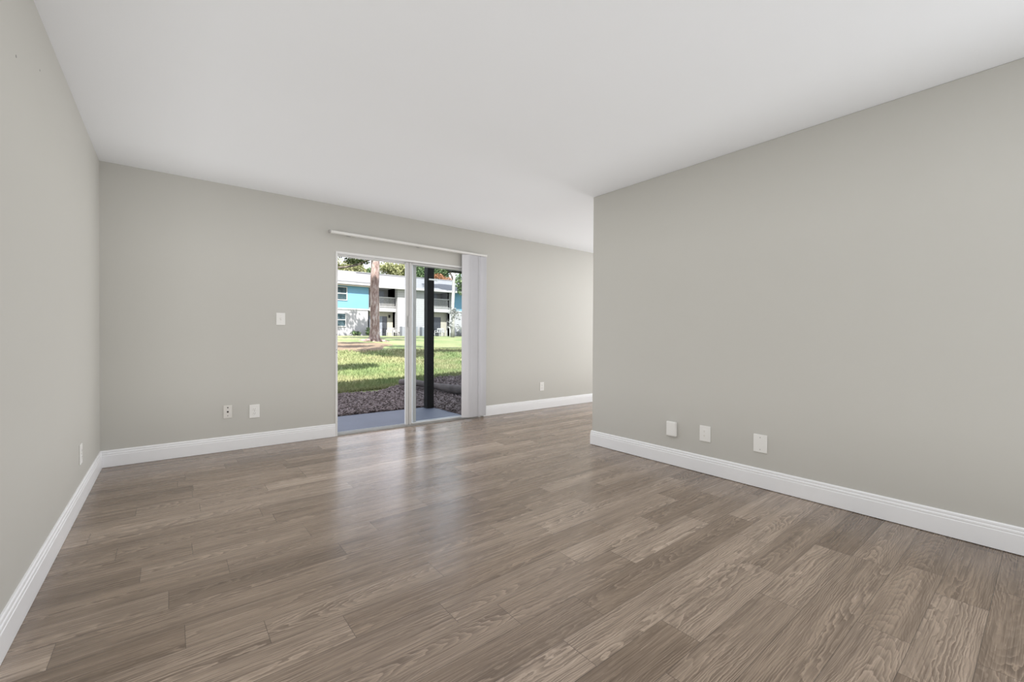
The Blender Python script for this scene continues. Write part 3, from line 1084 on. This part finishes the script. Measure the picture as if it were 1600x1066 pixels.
# slim pale tree further back with a climbing vine
yt = empty('young_tree', (17.2, 24.1, 1.0), 'slim whitish tree in front of the right end of the far building', 'tree')
MB().tube([(17.18, 24.12, .95), (17.20, 24.12, 2.2), (17.16, 24.12, 3.3), (17.22, 24.12, 4.4), (17.25, 24.1, 5.4), (17.32, 24.05, 6.2), (17.4, 24, 7.5)],
          [.15, .13, .125, .12, .11, .085, .06], 12).build('trunk', 'bark_white', yt, smooth=True)
MB().tube([(17.24, 24.1, 5.3), (17.0, 24.2, 5.9), (16.7, 24.4, 6.8)], [.08, .06, .03], 8).build('branch', 'bark_grey', yt, smooth=True)
leaves('vine', 'leaf_pale', yt, [(17.05, 23.9, 2.9, .45, .3, .35, 70, .13), (17.5, 23.9, 2.7, .4, .3, .5, 60, .12), (17.75, 23.95, 1.7, .35, .3, .5, 50, .12),
                                  (16.9, 24, 2.0, .25, .25, .5, 40, .11)], 4)
leaves('foliage', 'leaf_green', yt, [(17.5, 24, 8.3, 1.8, 1.8, 1.0, 900, .2)], 5)

# trees out to the left and right whose crowns shade lawn and facade
tree('shade_tree', 'broad leafy tree left of the frame, shading the lawn', 'tree', (-0.8, 7.2, 0.2),
     [(-.8, 7.2, 0), (-.7, 7.1, 2.5), (-.2, 6.6, 5), (1.0, 5.6, 7)], [.3, .24, .2, .12], 'bark_grey',
     [(1.25, 1.62, 8.0, 1.0, .62, .25, 1000, .13), (4.0, 4.6, 8.0, 1.3, 1.7, .4, 2500, .14), (3.2, 6.9, 8.1, .9, .5, .3, 620, .13),
      (3.9, 8.4, 8.2, .9, .45, .3, 520, .13), (6.3, 4.5, 8.0, 1.3, .55, .3, 620, .14), (6.9, 5.9, 8.0, 1.0, .35, .3, 260, .13),
      (0.6, 6.4, 8.4, 1.2, 1.2, .6, 900, .16), (5.3, 6.7, 8.0, 1.1, .5, .3, 420, .14)], 'leaf_dark', 21)
leaves('foliage', 'leaf_dark', bpy.data.objects['shade_tree'],
       [(6.05, 11.4, 6.9, .55, .5, 1.5, 1500, .14), (7.3, 11.2, 8.2, .9, .9, .7, 500, .16)], 24)
tree('shade_tree', 'tall leafy tree left of the frame, dappling the far building', 'tree', (9.2, 31.5, 1.05),
     [(9.2, 31.5, .9), (9.3, 31.6, 5), (10, 32, 9)], [.3, .25, .15], 'bark_grey',
     [(11.5, 32.2, 12, 2.2, 1.6, 1.0, 260, .26), (12.9, 33.6, 10.4, 1.1, .7, .7, 150, .24)], 'leaf_dark', 22)
tree('shade_tree', 'tall leafy tree hidden by the black post, shading the far roof', 'tree', (19.88, 33.3, 1.05),
     [(19.88, 33.3, .9), (19.9, 33.3, 5), (20.0, 33.4, 7.6), (21.4, 34.2, 10.5)], [.13, .11, .10, .07], 'bark_grey',
     [(21.6 + 1.05 * (i % 4) + .3 * (i // 4), 36.2 + .62 * (i // 4) + .14 * (i % 4), 11.6 + .25 * (i % 3), 1.1, .24, .12, 300, .26) for i in range(16)]
     + [(24.9, 36.6, 10.6, 2.2, .8, .9, 800, .32), (22.4, 37.0, 12.8, .7, .5, .3, 200, .3)], 'leaf_dark', 23)

# trees behind the far building
bgt = [(4.0, 60, 9.6, 4.0, 2.6, 'leaf_yellow', 'pale tree behind the left end of the far roof, left of the frame'),
       (12.0, 60, 9.8, 3.4, 2.4, 'leaf_green', 'green tree behind the far roof, just left of the frame'),
       (19.7, 60, 10.6, 3.3, 2.3, 'leaf_yellow', 'pale yellow green tree behind the far roof, left of the tall trunk'),
       (28.0, 60, 10.9, 2.9, 1.9, 'leaf_yellow', 'bright yellow green tree behind the far roof, right of the tall trunk'),
       (27.0, 67, 10.9, 3.2, 1.9, 'leaf_green', 'grey green tree behind the far roof just beside the tall trunk'),
       (35.0, 67, 12.6, 2.2, 2.6, 'leaf_green', 'green tree behind the far roof left of the black post'),
       (35.6, 60, 12.5, 2.0, 2.0, 'leaf_green', 'green tree above the orange foliage behind the far roof')]
for i, (x, y, z, rx, rz, mt, lb) in enumerate(bgt):
    g = random.Random(40 + i)
    blobs = [(x + g.uniform(-.7, .7) * rx, y + g.uniform(-1, 1), z + g.uniform(-.7, .55) * rz, rx * .42, 1.4, rz * .42, 420, .21) for _ in range(18)]
    tree('background_tree', lb, 'tree', (x, y, 1.2), [(x, y, 1.1), (x + .2, y, 5), (x, y, z)], [.3, .24, .1], 'bark_grey', blobs, mt, 60 + i, 'trees behind the far building')
g = random.Random(9)
tree('orange_tree', 'orange leafed tree showing over the dark part of the far roof', 'tree', (32.5, 53.6, 1.2),
     [(32.5, 53.6, 1.1), (32.5, 53.6, 8.4)], [.2, .12], 'bark_grey',
     [(31.2 + i * .52, 53.6 + g.uniform(-.3, .3), 10.0 - .10 * i + g.uniform(-.2, .2), .7, .7, .5, 150, .16) for i in range(6)], 'leaf_orange', 71)
tree('right_tree', 'dark green tree at the right edge of the glass beside the slim pale tree', 'tree', (24.7, 34.5, 1.05),
     [(24.7, 34.5, 1), (24.6, 34.5, 6)], [.12, .08], 'bark_grey',
     [(24.1, 34.4, 6.9, .75, .8, .9, 420, .16), (24.3, 34.4, 6.0, .6, .8, .7, 360, .16), (24.6, 34.5, 8.3, 1.2, .9, .8, 420, .18)], 'leaf_green', 72)

# ------------------------------------------------------------------ the far apartment building
BY = 40.0


def mat_siding(name, a, pitch):
    mt, nt, bs = new_mat(name)
    oc = obj_coord(nt)
    s = nd(nt, 'ShaderNodeSeparateXYZ')
    lk(nt, oc, s.inputs[0])
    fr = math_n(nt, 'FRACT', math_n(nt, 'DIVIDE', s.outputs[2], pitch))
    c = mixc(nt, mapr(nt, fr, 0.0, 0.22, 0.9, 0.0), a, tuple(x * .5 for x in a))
    f = noise(nt, oc, 3, 3)
    c = mixc(nt, .06, c, ramp(nt, f, [(0.3, (.4,) * 3), (.7, (.9,) * 3)]))
    lk(nt, c, bs.inputs['Base Color'])
    setv(bs.inputs['Roughness'], .6)
    bump(nt, bs, fr, .5, .02)
    return mt


def mat_roof():
    mt, nt, bs = new_mat('grey_shingles')
    oc = obj_coord(nt)
    br = nd(nt, 'ShaderNodeTexBrick')
    lk(nt, oc, br.inputs['Vector'])
    setv(br.inputs['Scale'], 1.0)
    setv(br.inputs['Brick Width'], .35)
    setv(br.inputs['Row Height'], .16)
    setv(br.inputs['Mortar Size'], .006)
    setv(br.inputs['Color1'], (.33, .34, .37, 1))
    setv(br.inputs['Color2'], (.38, .39, .42, 1))
    setv(br.inputs['Mortar'], (.45, .46, .5, 1))
    lk(nt, br.outputs[0], bs.inputs['Base Color'])
    setv(bs.inputs['Roughness'], .8)
    return mt


M['siding'] = mat_siding('white_lap_siding', (.72, .72, .75), .22)
M['stucco'] = plain('white_stucco', (.68, .68, .72), .8, var=.05, vscale=3, bmp=.3, bscale=30, bdist=.01)
M['blue'] = plain('blue_panel_paint', (.25, .58, .86), .6, var=.07, vscale=.8)
M['roof'] = mat_roof()
M['far_white'] = plain('far_white_trim', (.80, .80, .81), .5, var=.03)
M['soffit'] = plain('beige_soffit', (.62, .56, .46), .6, var=.03)
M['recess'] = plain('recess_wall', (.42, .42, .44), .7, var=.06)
M['curtain'] = plain('grey_curtain', (.42, .46, .55), .7, var=.15, vscale=5)
M['dark_door'] = plain('dark_door_glass', (.02, .022, .026), .15, var=.4)
M['beige'] = plain('beige_wall', (.74, .70, .60), .7, var=.04)

bd = empty('apartment_building', (20, BY, 1.0), 'two storey blue and white apartment building across the lawn', 'building')
ZB, ZE = 0.95, 6.25


def bpart(name, mat, boxes, label=None, parent=bd, bevel=0.0):
    mb = MB()
    for b in boxes:
        mb.box(*b)
    o = mb.build(name, mat, parent, bevel=bevel)
    if label:
        o['label'] = label
    return o


# ground floor and upper floor of left bay (with window holes left to the windows' own boxes)
bpart('lower_wall', 'stucco', [(-12, 16.45, BY, BY + .3, ZB, 3.72)], 'white lower wall with tree shadows')
bpart('upper_wall', 'blue', [(-12, 16.40, BY - .02, BY + .3, 3.86, 6.1)], 'blue upper wall left of the balcony')
bpart('belt_course', 'far_white', [(-12, 16.47, BY - .06, BY + .3, 3.72, 3.86)])
# stair tower with lap siding
bpart('stair_tower', 'siding', [(19.25, 22.95, BY - .7, BY + 2.0, ZB, 6.2)], 'white lap sided bay between the balconies')
# right bay
bpart('lower_wall', 'stucco', [(25.85, 36, BY, BY + .3, ZB, 3.95)], 'white lower wall at the right end')
bpart('upper_wall', 'blue', [(26.45, 36, BY - .02, BY + .3, 4.1, 6.3)], 'blue upper wall at the right end')
bpart('corner_panel', 'recess', [(25.85, 26.44, BY - .02, BY + .3, 3.95, 6.3)])
bpart('belt_course', 'far_white', [(26.45, 36, BY - .06, BY + .3, 3.95, 4.1)])
# recesses behind the balconies
for (xa, xb) in ((16.45, 19.25), (22.95, 25.85)):
    bpart('recess_wall', 'recess', [(xa, xb, BY + 1.9, BY + 2.1, ZB, 6.2), (xa - .1, xa, BY, BY + 1.9, ZB, 6.2), (xb, xb + .1, BY, BY + 1.9, ZB, 6.2)])


def balcony(xa, xb, zs, split):
    b = bpart('balcony', 'far_white', [(xa, xb, BY - .25, BY + 1.9, zs, zs + .38)], 'white balcony over the ground floor door')
    rl_ = bpart('railing', 'far_white', [(xa + .03, xb - .03, BY - .24, BY - .17, zs + 1.46, zs + 1.54), (xa + .03, xb - .03, BY - .24, BY - .17, zs + .50, zs + .56)], None, b)
    for i in range(int((xb - xa - .1) / .155)):
        x = xa + .08 + i * .155
        mb = MB().box(x, x + .055, BY - .225, BY - .185, zs + .381, zs + 1.4599)
        mb.build('baluster', 'far_white', rl_)
    bpart('balcony_door', 'dark_door', [(xa + .5, xa + 1.5, BY + 1.86, BY + 1.9, zs + .39, zs + 2.35)], None, b)
    bpart('balcony_curtain', 'curtain', [(xa + 1.5, xa + 2.3, BY + 1.86, BY + 1.9, zs + .39, zs + 2.35)], None, b)
    return b


balcony(16.46, 19.24, 3.66, 0)
balcony(22.96, 25.84, 3.85, 0)
# ground floor patio doors, brought forward under the balconies
bpart('entry_wall', 'beige', [(18.62, 19.24, BY + .55, BY + .7, ZB, 3.65), (16.46, 18.62, BY + .55, BY + .7, 3.2, 3.65)], 'beige wall around the left ground floor door')
bpart('patio_door', 'curtain', [(16.46, 18.08, BY + .58, BY + .66, ZB, 3.2)], 'patio door with grey curtain')
bpart('patio_door', 'dark_door', [(18.081, 18.61, BY + .58, BY + .66, ZB, 3.2)], 'dark open half of the patio door')
lamp_b = bpart('wall_lamp', 'black_wood', [(18.75, 18.92, BY + .42, BY + .55, 3.05, 3.35)])
bpart('entry_wall', 'beige', [(25.10, 25.84, BY + .55, BY + .7, ZB, 3.84), (22.96, 25.10, BY + .55, BY + .7, 3.3, 3.84)], 'beige wall around the right ground floor door')
bpart('patio_door', 'dark_door', [(22.96, 25.09, BY + .58, BY + .66, ZB, 3.3)], 'dark right patio door')


def far_window(xa, xb, za, zb, yy):
    wn_ = bpart('window', 'far_white', [(xa, xb, yy - .06, yy - .01, za, za + .09), (xa, xb, yy - .06, yy - .01, zb - .09, zb),
                                        (xa, xa + .08, yy - .06, yy - .01, za + .09, zb - .09), (xb - .09, xb, yy - .06, yy - .01, za + .09, zb - .09),
                                        (xa + .08, xb - .09, yy - .06, yy - .01, (za + zb) / 2 - .04, (za + zb) / 2 + .04)])
    bpart('pane', 'far_glass', [(xa + .08, xb - .09, yy - .035, yy - .02, (za + zb) / 2 + .04, zb - .09)], None, wn_)
    bpart('pane', 'far_glass', [(xa + .08, xb - .09, yy - .035, yy - .02, za + .09, (za + zb) / 2 - .04)], None, wn_)


far_window(12.75, 14.25, 4.62, 6.0, BY - .02)
far_window(12.75, 14.15, 1.98, 3.38, BY)
# roof: shallow slope, the right half reaches further forward
mb = MB()
mb.add([(-13, BY - .55, 6.42), (16.47, BY - .55, 6.42), (16.47, BY + 4.5, 8.12), (-13, BY + 4.5, 8.05)], [(0, 1, 2, 3)])
mb.add([(16.47, BY - 1.25, 6.24), (37, BY - 1.25, 6.42), (37, BY + 4.5, 8.30), (16.47, BY + 4.5, 8.12)], [(0, 1, 2, 3)])
mb.add([(-13, BY + 4.5, 8.05), (37, BY + 4.5, 8.30), (37, BY + 11, 6.2), (-13, BY + 11, 6.2)], [(0, 1, 2, 3)])
ro = mb.build('roof', 'roof', bd)
sd = ro.modifiers.new('thickness', 'SOLIDIFY')
sd.thickness = .10
sd.offset = -1
bpart('fascia', 'far_white', [(-13, 16.47, BY - .62, BY - .55, 6.22, 6.42)])
mb = MB()
mb.prism([(0, 0), (20.53, .18), (20.53, .40), (0, .22)], (16.47, BY - 1.32, 6.02), (1, 0, 0), (0, 0, 1), (0, .07, 0))
mb.build('fascia', 'far_white', bd)
bpart('soffit', 'soffit', [(-13, 16.46, BY - .55, BY, 6.10, 6.16)])
bpart('soffit', 'far_white', [(16.47, 37, BY - 1.25, BY + 2, 6.205, 6.235)])


# white plastic chairs in front of the far building
def chair(x, y, rot, label, seat_h=.44):
    z = float(gzs(x, y))
    root = empty('garden_chair', (x, y, z), label, 'chair', 'white chairs in front of the far building')
    m3 = Matrix.Rotation(rot, 3, 'Z')

    def part(name, boxes):
        mb = MB()
        for b in boxes:
            mb.box(*b)
        mb.v = [tuple(m3 @ Vector(v) + Vector((x, y, z))) for v in mb.v]
        mb.build(name, 'far_white', root, bevel=.012)
    part('seat', [(-.27, .27, -.27, .27, seat_h - .03, seat_h + .02)])
    part('backrest', [(-.26, .26, .24, .29, .76, .90), (-.26, -.18, .24, .29, seat_h, .78), (-.04, .04, .24, .29, seat_h, .78), (.18, .26, .24, .29, seat_h, .78)])
    part('armrest', [(-.31, -.24, -.25, .27, .62, .66)])
    part('armrest', [(.24, .31, -.25, .27, .62, .66)])
    for sx in (-1, 1):
        for sy in (-1, 1):
            part('leg', [(sx * .275 - .03, sx * .275 + .03, sy * .24 - .03, sy * .24 + .03, -.02, .62 if sy < 0 else .64)])


chair(17.0, 39.2, .3, 'white garden chair right beside the tall tree trunk')
chair(18.35, 39.2, -.5, 'white garden chair in front of the dark patio door')
chair(19.0, 39.0, .9, 'white garden chair at the foot of the lap sided bay')
chair(24.4, 38.6, .2, 'white garden chair in front of the right dark patio door')
chair(23.6, 38.4, -1.0, 'white garden chair just right of the black post')
chair(25.5, 38.6, .9, 'white garden chair left of the slim pale tree')


# ribbed grey boxes with a disc on top by the stair bay
def grey_box(x, y, label):
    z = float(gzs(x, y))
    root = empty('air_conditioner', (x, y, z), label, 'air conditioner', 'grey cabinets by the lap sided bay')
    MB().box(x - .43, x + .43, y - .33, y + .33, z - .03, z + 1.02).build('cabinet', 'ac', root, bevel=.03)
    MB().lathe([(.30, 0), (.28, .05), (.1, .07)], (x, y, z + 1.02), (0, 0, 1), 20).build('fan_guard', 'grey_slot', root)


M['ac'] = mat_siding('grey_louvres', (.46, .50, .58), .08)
grey_box(19.85, 38.8, 'grey air conditioner cabinet at the left foot of the lap sided bay')
grey_box(20.75, 38.8, 'grey air conditioner cabinet in the middle before the lap sided bay')
grey_box(22.1, 38.7, 'grey air conditioner cabinet left of the black post')

# low plants along the far building
for (x, y, w, h, mt, lb) in ((14.9, 39.4, .55, .5, 'leaf_green', 'low dark shrub below the white lower wall'),
                             (16.15, 39.3, .28, .9, 'leaf_green', 'upright shrub just left of the tall trunk'),
                             (23.05, 38.9, .4, .45, 'leaf_pale', 'pale flowering shrub at the black post beside a white chair'),
                             (26.4, 38.5, .5, .6, 'leaf_pale', 'pale flowering shrub right of the slim tree')):
    z = float(gzs(x, y))
    root = empty('shrub', (x, y, z), lb, 'shrub', 'shrubs along the far building')
    MB().tube([(x, y, z - .05), (x, y, z + h * .5)], .03, 6).build('stem', 'bark_grey', root)
    leaves('foliage', mt, root, [(x, y, z + h * .55, w, .35, h * .5, 150, .12)], int(x * 10))

# all outdoor surfaces: overall reflectance
for nm in ('patio', 'grass', 'blades', 'mulch', 'chips', 'log', 'leaf_dark', 'leaf_yellow', 'leaf_green', 'leaf_orange', 'leaf_pale', 'bark', 'bark_white',
           'bark_grey', 'straw', 'siding', 'stucco', 'blue', 'roof', 'far_white', 'soffit', 'recess', 'curtain', 'beige', 'ac'):
    nt = M[nm].node_tree
    for n_ in list(nt.nodes):
        if n_.bl_idname in ('ShaderNodeBsdfPrincipled', 'ShaderNodeBsdfTranslucent') and n_.inputs[0].is_linked:
            src = n_.inputs[0].links[0].from_socket
            lk(nt, mixc(nt, 1.0, src, (EXT_FACTOR,) * 3, 'MULTIPLY'), n_.inputs[0])
